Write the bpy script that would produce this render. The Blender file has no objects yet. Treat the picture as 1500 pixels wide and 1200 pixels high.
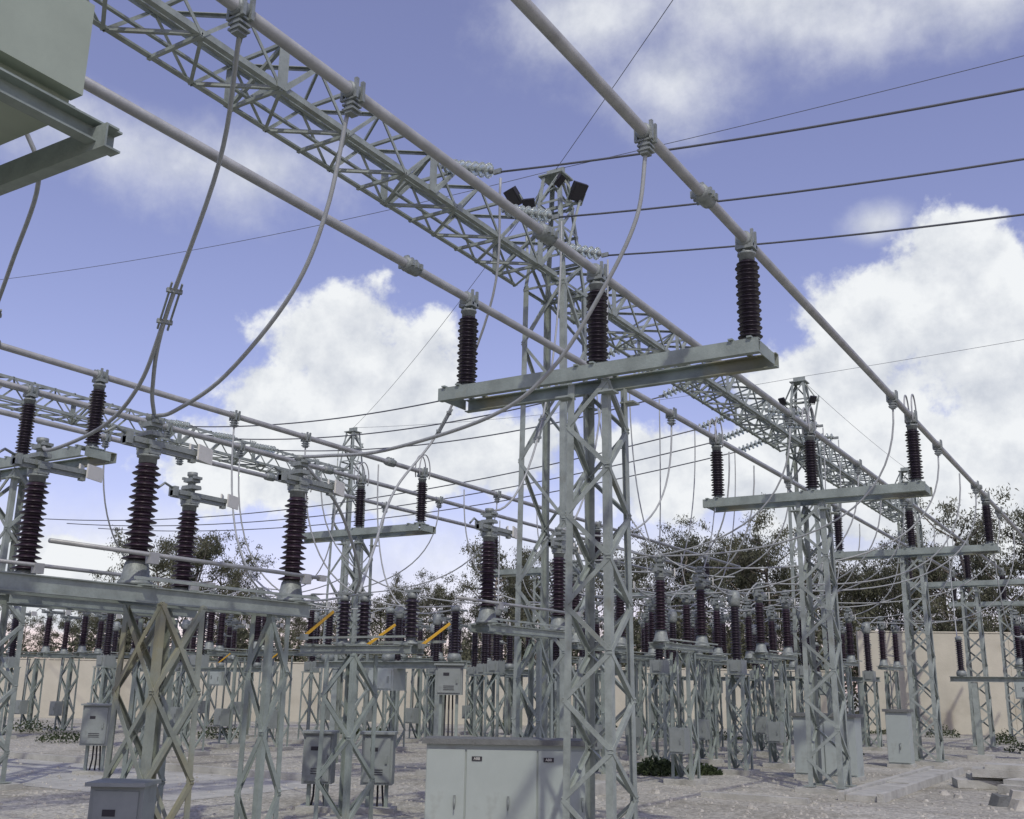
import bpy, math, random
from mathutils import Vector, Matrix
V=Vector
R=random.Random(11)
scn=bpy.context.scene
COL=scn.collection
scn.view_settings.view_transform='Standard'
scn.view_settings.look='None'
scn.view_settings.exposure=0

# ------------------------------------------------------------ materials
def mat(name,col,rough=.6,metal=0,var=.18,scale=6,bump=0,bscale=60,spec=.5,stain_tint=None,trans=0):
    m=bpy.data.materials.new(name); m.use_nodes=True
    nt=m.node_tree; b=nt.nodes['Principled BSDF']
    b.inputs['Roughness'].default_value=rough
    b.inputs['Metallic'].default_value=metal
    b.inputs['Specular IOR Level'].default_value=spec
    if trans: b.inputs['Transmission Weight'].default_value=trans
    tc=nt.nodes.new('ShaderNodeTexCoord')
    n=nt.nodes.new('ShaderNodeTexNoise'); n.inputs['Scale'].default_value=scale
    n.inputs['Detail'].default_value=8; n.inputs['Roughness'].default_value=.65
    nt.links.new(tc.outputs['Object'],n.inputs['Vector'])
    r=nt.nodes.new('ShaderNodeValToRGB')
    r.color_ramp.elements[0].position=.3; r.color_ramp.elements[1].position=.7
    r.color_ramp.elements[0].color=[c*(1-var) for c in col]+[1]
    r.color_ramp.elements[1].color=[min(1,c*(1+var)) for c in col]+[1]
    nt.links.new(n.outputs['Fac'],r.inputs['Fac'])
    out=r.outputs['Color']
    if stain_tint:
        n2=nt.nodes.new('ShaderNodeTexNoise'); n2.inputs['Scale'].default_value=stain_tint[1]; n2.inputs['Detail'].default_value=6
        nt.links.new(tc.outputs['Object'],n2.inputs['Vector'])
        r2=nt.nodes.new('ShaderNodeValToRGB'); r2.color_ramp.elements[0].position=stain_tint[2]; r2.color_ramp.elements[1].position=stain_tint[2]+.12
        nt.links.new(n2.outputs['Fac'],r2.inputs['Fac'])
        mx=nt.nodes.new('ShaderNodeMix'); mx.data_type='RGBA'
        nt.links.new(r2.outputs['Color'],mx.inputs[0]); nt.links.new(out,mx.inputs[6])
        mx.inputs[7].default_value=list(stain_tint[0])+[1]
        out=mx.outputs[2]
    nt.links.new(out,b.inputs['Base Color'])
    if bump:
        nb=nt.nodes.new('ShaderNodeTexNoise'); nb.inputs['Scale'].default_value=bscale; nb.inputs['Detail'].default_value=5
        nt.links.new(tc.outputs['Object'],nb.inputs['Vector'])
        bp=nt.nodes.new('ShaderNodeBump'); bp.inputs['Strength'].default_value=bump; bp.inputs['Distance'].default_value=.02
        nt.links.new(nb.outputs['Fac'],bp.inputs['Height']); nt.links.new(bp.outputs['Normal'],b.inputs['Normal'])
    return m
STEEL=mat('galvanised_steel',(.27,.31,.275),.6,.08,.25,5,.15,40,stain_tint=((.21,.225,.18),2.3,.6))
STEEL2=mat('dull_galvanised_steel',(.245,.29,.255),.65,.08,.28,3,.15,40,stain_tint=((.27,.27,.18),1.7,.58))
OLIVE=mat('olive_lit_galvanised_steel',(.24,.27,.22),.65,.1,.28,3,.15,40,stain_tint=((.26,.255,.16),1.2,.46))  # olive patches put yellowish reflected light into the steel colour
ALU=mat('weathered_aluminium',(.34,.355,.34),.45,.2,.2,4,.1,50,stain_tint=((.25,.26,.245),1.1,.58))
CAST=mat('cast_clamp_metal',(.24,.27,.25),.55,.25,.25,14,.2,60)
PORC=mat('dark_glazed_porcelain',(.025,.019,.028),.34,0,.35,7,0,spec=.55)
RED=mat('purple_brown_porcelain',(.029,.018,.027),.34,0,.4,5,0,spec=.55,stain_tint=((.055,.047,.055),6,.62))
GLASS=mat('green_toughened_glass',(.78,.86,.8),.1,0,.06,3,0,trans=.75)
WIRE=mat('stranded_conductor',(.35,.375,.36),.6,.15,.12,20)
WIRED=mat('dark_line_conductor',(.11,.12,.13),.6,.2,.1,20)
PAINT=mat('pale_grey_cabinet_paint',(.34,.39,.355),.5,0,.07,2,.04,30,stain_tint=((.28,.31,.275),3,.6))
PAINTG=mat('pale_green_cabinet_paint',(.32,.375,.29),.5,0,.09,2,.05,30,stain_tint=((.26,.295,.23),2,.6))
GREYB=mat('grey_box_paint',(.23,.26,.24),.55,0,.14,4,.05,30,stain_tint=((.15,.16,.15),3,.62))
BLACK=mat('black_plate',(.022,.022,.026),.5,0,.1,5)
WHITE=mat('white_contact_plate',(.64,.65,.58),.5,0,.08,6)
YEL=mat('yellow_paint',(.6,.35,.02),.5,0,.15,6)
CONC=mat('concrete',(.41,.415,.36),.9,0,.25,3,.6,40,stain_tint=((.28,.28,.235),1.5,.56))
CAP=mat('dark_concrete_cap',(.14,.15,.14),.85,0,.2,6,.4,40)
WALLM=mat('cream_render_wall',(.48,.465,.365),.9,0,.1,.8,.3,20,stain_tint=((.39,.37,.28),.5,.56))
BARK=mat('tree_bark',(.2,.18,.145),.9,0,.3,5,.5,20)
ROCK=mat('loose_stone',(.4,.395,.335),.9,0,.35,1.3,.4,20)
def leafmat(name,a,b):
    m=bpy.data.materials.new(name); m.use_nodes=True; nt=m.node_tree; p=nt.nodes['Principled BSDF']
    p.inputs['Roughness'].default_value=.8
    p.inputs['Specular IOR Level'].default_value=.2
    tc=nt.nodes.new('ShaderNodeTexCoord'); n=nt.nodes.new('ShaderNodeTexNoise'); n.inputs['Scale'].default_value=.9; n.inputs['Detail'].default_value=5
    oi=nt.nodes.new('ShaderNodeObjectInfo'); ad=nt.nodes.new('ShaderNodeMath'); ad.operation='MULTIPLY_ADD'
    nt.links.new(tc.outputs['Object'],n.inputs['Vector'])
    nt.links.new(oi.outputs['Random'],ad.inputs[0]); ad.inputs[1].default_value=.25; nt.links.new(n.outputs['Fac'],ad.inputs[2])
    r=nt.nodes.new('ShaderNodeValToRGB'); r.color_ramp.elements[0].position=.4; r.color_ramp.elements[1].position=.85
    r.color_ramp.elements[0].color=list(a)+[1]; r.color_ramp.elements[1].color=list(b)+[1]
    nt.links.new(ad.outputs[0],r.inputs['Fac']); nt.links.new(r.outputs['Color'],p.inputs['Base Color'])
    tr=nt.nodes.new('ShaderNodeBsdfTranslucent'); nt.links.new(r.outputs['Color'],tr.inputs['Color'])
    ms=nt.nodes.new('ShaderNodeMixShader'); ms.inputs[0].default_value=.35; nt.links.new(p.outputs[0],ms.inputs[1]); nt.links.new(tr.outputs[0],ms.inputs[2])
    nt.links.new(ms.outputs[0],nt.nodes['Material Output'].inputs['Surface'])
    return m
LEAF=leafmat('grey_green_foliage',(.09,.1,.065),(.18,.185,.115))  # leaf tones lightened, distance haze put into the colour
WEED=leafmat('weed_foliage',(.04,.06,.028),(.09,.115,.05))

# ------------------------------------------------------------ mesh builder
class MB:
    def __init__(s): s.v=[];s.f=[];s.m=[];s.sm=[]
    def add(s,vs,fs,m=0,smooth=False):
        o=len(s.v); s.v+= [tuple(x) for x in vs]
        for f in fs: s.f.append(tuple(i+o for i in f)); s.m.append(m); s.sm.append(smooth)
    def prism(s,p,q,a,b,m=0):
        p=V(p);q=V(q)
        vs=[p-a-b,p+a-b,p+a+b,p-a+b,q-a-b,q+a-b,q+a+b,q-a+b]
        s.add(vs,[(3,2,1,0),(4,5,6,7),(0,1,5,4),(1,2,6,5),(2,3,7,6),(3,0,4,7)],m)
    def box(s,c,sz,m=0,rz=0):
        c=V(c); ca,sa=math.cos(rz),math.sin(rz)
        s.prism(c-V((0,0,sz[2]/2)),c+V((0,0,sz[2]/2)),V((ca,sa,0))*sz[0]/2,V((-sa,ca,0))*sz[1]/2,m)
    def bar(s,p,q,w,h,m=0,up=(0,0,1)):
        p=V(p);q=V(q);d=(q-p).normalized();up=V(up)
        a=d.cross(up)
        if a.length<.05: a=d.cross(V((1,0,0)))
        a.normalize(); b=a.cross(d)
        s.prism(p,q,a*w/2,b*h/2,m)
    def ang(s,p,q,w,t,n1,n2,m=0):
        p=V(p);q=V(q);n1=V(n1);n2=V(n2)
        s.prism(p+n1*w/2+n2*t/2,q+n1*w/2+n2*t/2,n1*w/2,n2*t/2,m)
        s.prism(p+n2*(w+t)/2+n1*t/2,q+n2*(w+t)/2+n1*t/2,n2*(w-t)/2,n1*t/2,m)
    def brace(s,p,q,w,t,n,m=0):
        p=V(p);q=V(q);d=(q-p).normalized();n=V(n);a=n.cross(d)
        if a.length<.01:return
        a.normalize()
        s.prism(p,q,a*w/2,n*t/2,m)
        o=a*(w/2-t/2)-n*(w*.4+t/2)
        s.prism(p+o,q+o,n*w*.4,a*t/2,m)
    def ibeam(s,p,q,h,w,t,m=0,side=None):
        p=V(p);q=V(q);d=(q-p).normalized(); z=V((0,0,1)); a=d.cross(z).normalized()
        off=a*0 if side is None else a*side*(w/2-t/2)
        s.prism(p-off,q-off,a*t/2,z*(h/2-t),m)
        s.prism(p+z*(h/2-t/2),q+z*(h/2-t/2),a*w/2,z*t/2,m)
        s.prism(p-z*(h/2-t/2),q-z*(h/2-t/2),a*w/2,z*t/2,m)
    def lathe(s,prof,o=(0,0,0),ax=(0,0,1),n=18,m=0,smooth=True):
        o=V(o);ax=V(ax).normalized()
        t=V((1,0,0)) if abs(ax.x)<.8 else V((0,1,0))
        a=ax.cross(t).normalized();b=ax.cross(a)
        vs=[];fs=[]
        for r,z in prof:
            for k in range(n):
                an=2*math.pi*k/n
                vs.append(o+ax*z+(a*math.cos(an)+b*math.sin(an))*r)
        for i in range(len(prof)-1):
            for k in range(n):
                k2=(k+1)%n
                fs.append((i*n+k,i*n+k2,(i+1)*n+k2,(i+1)*n+k))
        fs.append(tuple(range(n))[::-1]); fs.append(tuple((len(prof)-1)*n+k for k in range(n)))
        s.add(vs,fs,m,smooth)
    def tube(s,pts,r,n=8,m=0,r1=None):
        pts=[V(p) for p in pts]; N=len(pts); vs=[];fs=[]
        ref=None
        for i,p in enumerate(pts):
            d=(pts[min(i+1,N-1)]-pts[max(i-1,0)]).normalized()
            if ref is None:
                ref=d.cross(V((0,0,1)) if abs(d.z)<.9 else V((1,0,0))).normalized()
            ref=(ref-d*ref.dot(d)).normalized(); b=d.cross(ref)
            rr=r if r1 is None else r+(r1-r)*i/(N-1)
            for k in range(n):
                an=2*math.pi*k/n
                vs.append(p+(ref*math.cos(an)+b*math.sin(an))*rr)
        for i in range(N-1):
            for k in range(n):
                k2=(k+1)%n; fs.append((i*n+k,i*n+k2,(i+1)*n+k2,(i+1)*n+k))
        fs.append(tuple(range(n))[::-1]); fs.append(tuple((N-1)*n+k for k in range(n)))
        s.add(vs,fs,m,True)
    def lattice(s,A,B,ux,uy,a0,b0,a1,b1,n,leg,t,br,m=0,X=False,rings=False):
        A=V(A);B=V(B);ux=V(ux);uy=V(uy)
        cs=[(1,1),(-1,1),(-1,-1),(1,-1)]
        lv=[]
        for k in range(n+1):
            f=k/n;c=A.lerp(B,f);a=a0+(a1-a0)*f;b=b0+(b1-b0)*f
            lv.append([c+ux*sx*a+uy*sy*b for sx,sy in cs])
        for j,(sx,sy) in enumerate(cs):
            s.ang(lv[0][j],lv[n][j],leg,t,-ux*sx,-uy*sy,m)
        nrm=[uy,-ux,-uy,ux]
        for k in range(n):
            for j in range(4):
                j2=(j+1)%4; nn=nrm[j]; o=nn*t*.3
                fl=(k+j)%2
                if X or fl: s.brace(lv[k][j]+o,lv[k+1][j2]+o,br,t*.8,nn,m)
                if X or not fl: s.brace(lv[k][j2]+o*(2.6 if X else 1),lv[k+1][j]+o*(2.6 if X else 1),br,t*.8,nn,m)
                if rings: s.brace(lv[k][j]+o*2,lv[k][j2]+o*2,br,t*.8,nn,m)
    def obj(s,name,mats,parent=None,loc=None,rz=0):
        me=bpy.data.meshes.new(name); me.from_pydata(s.v,[],s.f)
        for x in mats: me.materials.append(x)
        me.polygons.foreach_set('material_index',s.m)
        me.polygons.foreach_set('use_smooth',s.sm); me.update()
        o=bpy.data.objects.new(name,me); COL.objects.link(o)
        if parent: o.parent=parent
        if loc: o.location=loc
        if rz: o.rotation_euler=(0,0,rz)
        return o
def tag(o,label,cat,group=None):
    o['label']=label;o['category']=cat
    if group:o['group']=group
    return o
def empty(name,loc,label,cat,group=None,rz=0):
    o=bpy.data.objects.new(name,None); o.empty_display_size=.3; COL.objects.link(o); o.location=loc; o.rotation_euler=(0,0,rz)
    return tag(o,label,cat,group)
def dup(root,loc,rz=None,scale=None,label=None):
    def cp(o,par):
        c=o.copy(); COL.objects.link(c)
        if par: c.parent=par
        for ch in o.children: cp(ch,c)
        return c
    c=cp(root,None); c.location=loc
    if rz is not None: c.rotation_euler=(0,0,rz)
    if scale: c.scale=(scale,)*3
    if label: c['label']=label
    return c
def inst(me,name,parent,loc,rz=0):
    o=bpy.data.objects.new(name,me); COL.objects.link(o); o.parent=parent; o.location=loc; o.rotation_euler=(0,0,rz); return o
def catmull(P,n=8):
    P=[V(p) for p in P]; P=[P[0]*2-P[1]]+P+[P[-1]*2-P[-2]]; out=[]
    for i in range(1,len(P)-2):
        for k in range(n):
            t=k/n;a,b,c,d=P[i-1],P[i],P[i+1],P[i+2]
            out.append(.5*((2*b)+(c-a)*t+(2*a-5*b+4*c-d)*t*t+(3*b-a-3*c+d)*t**3))
    out.append(P[-2]); return out
def bez(a,b,c,d,n=22):
    a,b,c,d=V(a),V(b),V(c),V(d)
    return [a*(1-t)**3+b*3*t*(1-t)**2+c*3*t*t*(1-t)+d*t**3 for t in [k/n for k in range(n+1)]]

# ------------------------------------------------------------ insulator profile
def sheds(z0,h,n,r0,R1,R2,taper=1):
    p=h/n;out=[(r0,z0)]
    for k in range(n):
        z=z0+k*p; f=1-(1-taper)*k/n
        r=(R1 if k%2==0 else R2)*f
        out+=[(r0*1.05,z+p*.1),(r*.97,z+p*.16),(r,z+p*.24),(r*.94,z+p*.34),(r0*1.1,z+p*.75)]
    out.append((r0,z0+h)); return out
def bolts(mb,c,r,n,m,h=.03,s=.022):
    for k in range(n):
        a=2*math.pi*(k+.5)/n
        mb.box((c[0]+r*math.cos(a),c[1]+r*math.sin(a),c[2]),(s,s,h),m,a)

mb=MB()
mb.lathe([(.11,0),(.11,.02),(.075,.025),(.08,.08)],n=18,m=0); bolts(mb,(0,0,.03),.092,6,0)
mb.lathe(sheds(.08,.88,18,.072,.132,.115),m=1,n=20)
mb.lathe([(.085,.955),(.085,1.02),(.1,1.022),(.1,1.045),(.06,1.05),(.06,1.09)],m=0,n=18); bolts(mb,(0,0,1.05),.08,6,0)
mb.box((0,0,1.11),(.2,.16,.05),0)
mb.lathe([(.072,-.09),(.085,-.08),(.085,.08),(.072,.09)],o=(0,0,1.2),ax=(0,1,0),m=0,n=16)
for sx in(-1,1):
    for sy in(-1,1): mb.box((sx*.085,sy*.05,1.2),(.03,.03,.2),0)
_i=mb.obj('insulator',[CAST,PORC]); INS=_i.data; bpy.data.objects.remove(_i)

# ------------------------------------------------------------ busbar support
def support(loc,label,loops=False):
    e=empty('busbar_support',loc,label,'busbar support','busbar supports in rows')
    mb=MB()
    mb.lattice((0,0,.05),(0,0,4.96),(1,0,0),(0,1,0),.29,.29,.25,.25,10,.08,.011,.05)
    for k in(0,1):
        for sx in(-1,1):
            for sy in(-1,1): mb.box((sx*.27,sy*.27,.1+k*4.7),(.17,.17,.02),0)
    mb.box((0,0,.02),(.95,.95,.12),1)
    mb.obj('column',[STEEL,CONC],e)
    mb=MB()
    for sy in(-1,1):
        mb.ibeam((-2.0,sy*.29,5.06),(2.0,sy*.29,5.06),.155,.085,.011,0,side=sy)
    for x in(-1.81,0,1.81):
        for sy in(-1,1): mb.bar((x+sy*.1,-.36,5.148),(x+sy*.1,.36,5.148),.05,.018,0)
        mb.box((x,0,5.163),(.28,.28,.012),0)
    for x in(-1.98,1.98): mb.box((x,0,5.06),(.01,.47,.13),0)
    mb.obj('crossbeam',[STEEL2],e)
    for x in(-1.81,0,1.81):
        inst(INS,'insulator',e,(x,0,5.17))
        if loops:
            mb=MB()
            for sx in(-.06,.06):
                P=[(sx,.2*math.sin(a),1.24+.36*math.cos(a)) for a in [math.radians(t) for t in range(-120,121,12)]]
                mb.tube(P,.014,6)
            mb.obj('expansion_loop',[ALU],e,loc=(x,0,5.17))
    return e
sA1=support((-5.16,10.17,0),'grey lattice column with crossbeam carrying three dark insulators')
sA2=support((-5.16,18.8,0),'grey lattice column with crossbeam and looped busbar expansion joints',True)
for y in(27.6,36.4,45): dup(sA1,(-5.16,y,0))
dup(sA1,(-15.85,10.1,0)); dup(sA2,(-15.85,18.8,0))
for y in(27.6,36.4): dup(sA1,(-15.85,y,0))

# ------------------------------------------------------------ busbar pipes
def pipe(x,y0,y1,coup,clamps):
    mb=MB(); mb.tube([(0,y,0) for y in (y0,(y0+y1)/2,y1)],.052,18)
    o=mb.obj('busbar_pipe',[ALU],loc=(x,0,6.37)); tag(o,'long grey aluminium busbar pipe on dark insulators','busbar pipe','parallel busbar pipes')
    for y in coup:
        mb=MB(); mb.lathe([(.055,-.13),(.085,-.12),(.09,0),(.085,.12),(.055,.13)],ax=(0,1,0),n=16)
        for k in(-1,0,1):
            for s in(-1,1): mb.box((s*.085,k*.08,0),(.05,.035,.07))
            mb.box((0,k*.08,.09),(.06,.035,.03))
        mb.obj('coupler',[CAST],o,loc=(0,y,0))
    for y in clamps:
        mb=MB(); mb.lathe([(.052,-.07),(.072,-.065),(.072,.065),(.052,.07)],ax=(0,1,0),n=16)
        for k in(-1,1):
            for s in(-1,1): mb.box((s*.072,k*.04,0),(.03,.03,.18))
        mb.box((0,0,-.14),(.07,.09,.14)) 
        for k in(-1,0,1): mb.box((0,0,-.13-.045*k),(.12,.11,.018))
        mb.obj('terminal_clamp',[CAST],o,loc=(0,y,0))
    return o
for x,cl in((-3.35,(7.56,17.3,21.3,26,30)),(-5.16,(4.5,5.75,17.6,22.4,27)),(-6.97,(3.7,16.6,23.4))):
    pipe(x,-6,46,(8.95,26.3),cl)
for x in(-14.04,-15.85,-17.66): pipe(x,-2,40,(8.2,17.6),(13,14.9,22))

# ------------------------------------------------------------ disconnector
mb=MB()
mb.lathe([(.15,0),(.15,.03),(.13,.035),(.1,.2),(.085,.22)],n=18,m=0); bolts(mb,(0,0,.035),.125,6,0)
mb.lathe(sheds(.22,.88,16,.07,.142,.12,.88),m=1,n=20)
mb.lathe([(.08,1.095),(.08,1.15),(.1,1.152),(.1,1.17)],m=0,n=18)
for k in range(4): mb.box((0,0,1.2+k*.085),(.14 if k%2 else .18,.13,.045),0)
mb.lathe([(.045,1.15),(.045,1.5),(.06,1.51),(.06,1.55)],m=0,n=12)
for s in(-1,1):
    for k in(0,1,2): mb.box((s*.09,.0,1.24+k*.12),(.03,.12,.03),0)
_t=mb.obj('t',[CAST,RED]); EQ=_t.data; bpy.data.objects.remove(_t)
def disconnector(loc,label,stands,fh=.1,handle=None,half=(1.3,1.3),drive=True,tube=True,smat=None):
    e=empty('disconnector',loc,label,'disconnector switch','disconnector switches in bays')
    for y,w in stands:
        mb=MB(); mb.lattice((0,0,.05),(0,0,2.31),(1,0,0),(0,1,0),w,w,w*.92,w*.92,4 if w<.25 else 3,.06,.009,.042,X=w>.25)
        mb.box((0,0,.02),(w*2+.22,w*2+.22,.14),1)
        mb.obj('stand',[smat if (smat and w>.2) else STEEL2,CONC],e,loc=(0,y,0))
    mb=MB()
    for s in(-1,1): mb.ibeam((s*.15,-half[0],2.445-fh/2),(s*.15,half[1],2.445-fh/2),fh,.06,.01,0)
    for y in(-.98,.98): mb.bar((-.22,y,2.455),(.22,y,2.455),.14,.012,0)
    for y in(-.4,.4): mb.bar((-.15,y,2.455),(.15,y,2.455),.06,.012,0)
    mb.bar((.27,-1.2,2.5),(.27,1.1,2.5),.025,.025,0)
    mb.obj('base_frame',[STEEL],e)
    for y in(-.98,.98):
        inst(EQ,'insulator',e,(0,y,2.46))
        mb=MB()
        mb.bar((0,-.28,0),(0,.5,0),.045,.075,0); mb.bar((.035,-.2,.03),(.035,.56,.03),.015,.05,0)
        mb.box((.03,.63,.04),(.018,.27,.15),1,.35); mb.box((-.02,.5,.07),(.018,.16,.08),1,.7); mb.box((0,.5,.0),(.05,.06,.12),0)
        mb.box((0,-.25,.03),(.1,.06,.11),0)
        mb.tube([(0,-.25,.06),(.02,-.4,.1),(.02,-.5,.02)],.014,6,0)
        mb.obj('contact_arm',[CAST,WHITE],e,loc=(0,y,3.72))
    if tube:
        mb=MB(); mb.tube([(0,-2.0,0),(0,1.2,0)],.02,8); mb.box((0,-.98,-.03),(.06,.1,.1)); mb.box((0,.98,-.03),(.06,.1,.1)); mb.box((0,1.22,0),(.05,.1,.06))
        mb.obj('earthing_tube',[ALU],e,loc=(.2,0,2.72))
    if handle is not None:
        mb=MB(); mb.bar((0,0,0),(0,.4,.26),.016,.026,0); mb.box((0,-.02,-.02),(.06,.06,.06),1)
        mb.obj('earthing_handle',[YEL,CAST],e,loc=(.3,handle,2.12))
    if drive:
        mb=MB(); mb.tube([(0,0,0),(0,0,1.5)],.02,8,1); mb.box((0,0,-.22),(.3,.26,.44),0); mb.box((0,-.14,-.22),(.25,.02,.37),0); mb.box((.08,-.16,-.22),(.02,.02,.09),1)
        mb.obj('drive_box',[GREYB,CAST],e,loc=(.05,stands[0][0]-.38,.98))
    return e
DL='dark insulator disconnector on grey lattice stand with open arms'
d0=disconnector((-7.68,7.1,0),'dark insulator disconnector on long channel beam and two lattice stands',[(-.62,.27),(.72,.15)],.14,.92,(2.6,1.12),False,smat=OLIVE)
d1=disconnector((-9.45,7.2,0),DL,[(.7,.16)],.1,None,(1.2,1.1),False)
d2=disconnector((-7.7,12.85,0),DL,[(.3,.2)],.1,None,(1.15,1.15),False)
d3=disconnector((-7.7,18.6,0),DL,[(0,.2)],.09,None,(1.15,1.15),True,tube=False)
d4=disconnector((-21.3,20.5,0),'dark insulator disconnector on lattice stand with yellow handle',[(0,.2)],.09,-.9,(1.15,1.15),True,tube=False)
for x in(-7.7,-9.45,-11.2):
    for y in(18.6,24.1,30.0 if x>-8 else 29.2,36): 
        if abs(x+9.45)<.1 and y==29.2: y=28.4
        if (x,y) in((-7.7,18.6),(-11.2,18.6)): continue
        dup(d3,(x,y,0))
for x in(-19.6,-21.3,-23.0):
    for y in(20.5,26.5,32): 
        if (x,y)==(-21.3,20.5): continue
        dup(d4 if y==20.5 else d3,(x,y,0))
for x in(-28.5,-30.3,-32.1):
    for y in(22,28): dup(d3,(x,y,0))
for x in(-13.2,-14.9): dup(d3,(x,28.2,0))
for x in(-12.9,-14.6,-16.9): dup(d3,(x,33,0))
for x in(-1.9,-.2): dup(d3,(x,38,0))
dup(d4,(-3.6,34.5,0))

# ------------------------------------------------------------ earthing switch
e=empty('earthing_switch',(-8.6,10.2,0),'low earthing switch with short insulators and yellow operating arms','earthing switch')
mb=MB(); mb.lattice((0,0,.05),(0,0,2.0),(1,0,0),(0,1,0),.25,.25,.23,.23,4,.06,.009,.045); mb.box((0,0,.02),(.75,.75,.14),1); mb.obj('stand',[STEEL2,CONC],e)
mb=MB()
for s in(-1,1): mb.ibeam((-.75,s*.12,2.06),(1.0,s*.12,2.06),.1,.06,.01)
mb.bar((-.6,.3,2.16),(1.2,.3,2.16),.03,.03); mb.bar((-.7,-.25,2.2),(1.0,-.25,2.2),.025,.025)
for x in(-.5,0,.9): mb.bar((x,-.3,2.12),(x,.35,2.12),.05,.02)
mb.obj('base_frame',[STEEL],e)
for x in(-.16,.0,.9):
    mb=MB(); mb.lathe([(.09,0),(.09,.02),(.06,.03),(.06,.08)],m=0); mb.lathe(sheds(.08,.46,9,.05,.1,.09),m=1,n=16); mb.lathe([(.06,.54),(.06,.6),(.03,.62)],m=0); mb.box((0,0,.63),(.18,.08,.03),0)
    mb.obj('insulator',[CAST,PORC],e,loc=(x,0 if x else .2,2.12))
for x in(.15,1.0):
    mb=MB(); mb.bar((0,0,0),(.1,.42,.27),.018,.03,0); mb.box((0,-.02,-.02),(.06,.06,.06),1); mb.obj('operating_arm',[YEL,CAST],e,loc=(x,.1,2.12))

# ------------------------------------------------------------ current transformers
def ct(loc):
    e=empty('current_transformer',loc,'dark porcelain current transformer on a grey lattice stand','current transformer','current transformers in the bays')
    mb=MB(); mb.lattice((0,0,.05),(0,0,1.95),(1,0,0),(0,1,0),.2,.2,.19,.19,4,.055,.009,.04); mb.box((0,0,.02),(.6,.6,.14),1); mb.box((0,0,1.97),(.42,.42,.03),0)
    mb.obj('stand',[STEEL2,CONC],e)
    mb=MB(); mb.box((0,0,2.12),(.32,.32,.28),0); mb.box((0,-.175,2.12),(.16,.03,.18),0); bolts(mb,(0,0,2.27),.13,8,0)
    mb.obj('base_tank',[GREYB],e)
    mb=MB(); mb.lathe(sheds(2.26,1.1,20,.07,.135,.118,.9),m=0,n=20); mb.obj('insulator',[PORC],e)
    mb=MB(); mb.lathe([(.09,3.36),(.12,3.4),(.13,3.45),(.13,3.6),(.1,3.67),(.05,3.7)],m=0,n=20); mb.bar((-.25,0,3.52),(.25,0,3.52),.045,.045,0)
    for s in(-1,1): mb.box((s*.26,0,3.52),(.05,.1,.1),0)
    mb.obj('head',[CAST],e)
    return e
c0=ct((-7.7,21.5,0))
for x in(-7.7,-9.45,-11.2):
    for y in(21.5,26.4,33):
        if (x,y)!=(-7.7,21.5): dup(c0,(x,y,0))
for x in(-19.6,-21.3,-23.0):
    for y in(17.7,23.5,29.5): dup(c0,(x,y,0))
for x in(-12.6,-14.3,-17.4): dup(c0,(x,22.5,0))
for x in(-28.5,-30.3,-32.1):
    for y in(18.7,25): dup(c0,(x,y,0))
for x in(-16.6,-18.3): dup(c0,(x,25.5,0))
dup(c0,(-11.2,6.2,0))

# ------------------------------------------------------------ circuit breakers
def text_mesh(body,size,parent,loc,rot,m,name='lettering'):
    c=bpy.data.curves.new(name,'FONT'); c.body=body; c.size=size; c.extrude=.002; c.align_x='CENTER'; c.align_y='CENTER'
    t=bpy.data.objects.new(name,c); COL.objects.link(t)
    bpy.context.view_layer.update()
    me=bpy.data.meshes.new_from_object(t.evaluated_get(bpy.context.evaluated_depsgraph_get()))
    bpy.data.objects.remove(t)
    o=bpy.data.objects.new(name,me); me.materials.clear(); me.materials.append(m); COL.objects.link(o); o.parent=parent; o.location=loc; o.rotation_euler=rot
    return o
def breaker(loc,rz=0):
    e=empty('circuit_breaker',loc,'three pole circuit breaker with dark porcelain columns and grey cabinet','circuit breaker','circuit breakers in the bays',rz)
    mb=MB()
    for x in(-1.3,1.3):
        mb.box((x,0,1.0),(.16,.012,1.9),0) 
        for s in(-1,1): mb.box((x,s*.08,1.0),(.14,.012,1.9),0)
        mb.box((x,0,.03),(.6,.6,.15),1)
    mb.ibeam((-1.9,0,2.03),(1.9,0,2.03),.14,.22,.014)
    mb.obj('support_frame',[STEEL,CONC],e)
    mb=MB(); mb.box((0,-.02,1.75),(.62,.4,.42),0); mb.box((0,-.23,1.75),(.55,.02,.35),0); mb.box((.2,-.25,1.75),(.03,.02,.12),1)
    mb.obj('mechanism_cabinet',[PAINT,CAST],e)
    text_mesh('5',.15,e,(-.1,-.245,1.78),(math.pi/2,0,0),BLACK)
    for x in(-1.6,0,1.6):
        mb=MB(); mb.lathe([(.13,2.1),(.13,2.22),(.09,2.26)],m=0); mb.lathe(sheds(2.25,.8,15,.06,.11,.1),m=1)
        mb.lathe([(.08,3.04),(.09,3.12),(.05,3.16)],m=0)
        mb.box((0,.2,3.08),(.1,.3,.03),0); mb.box((0,.12,2.3),(.1,.2,.03),0)
        mb.obj('pole',[CAST,PORC],e,loc=(x,0,0))
    return e
b0=breaker((-13.3,16.9,0))
dup(b0,(-21.3,11.8,0)); dup(b0,(-13.6,24.6,0)); dup(b0,(-9.5,33.9,0)); dup(b0,(-3.2,31,0)); dup(b0,(-25.6,24,0)); dup(b0,(-17.6,30.5,0)); dup(b0,(-14,36.5,0))

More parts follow.
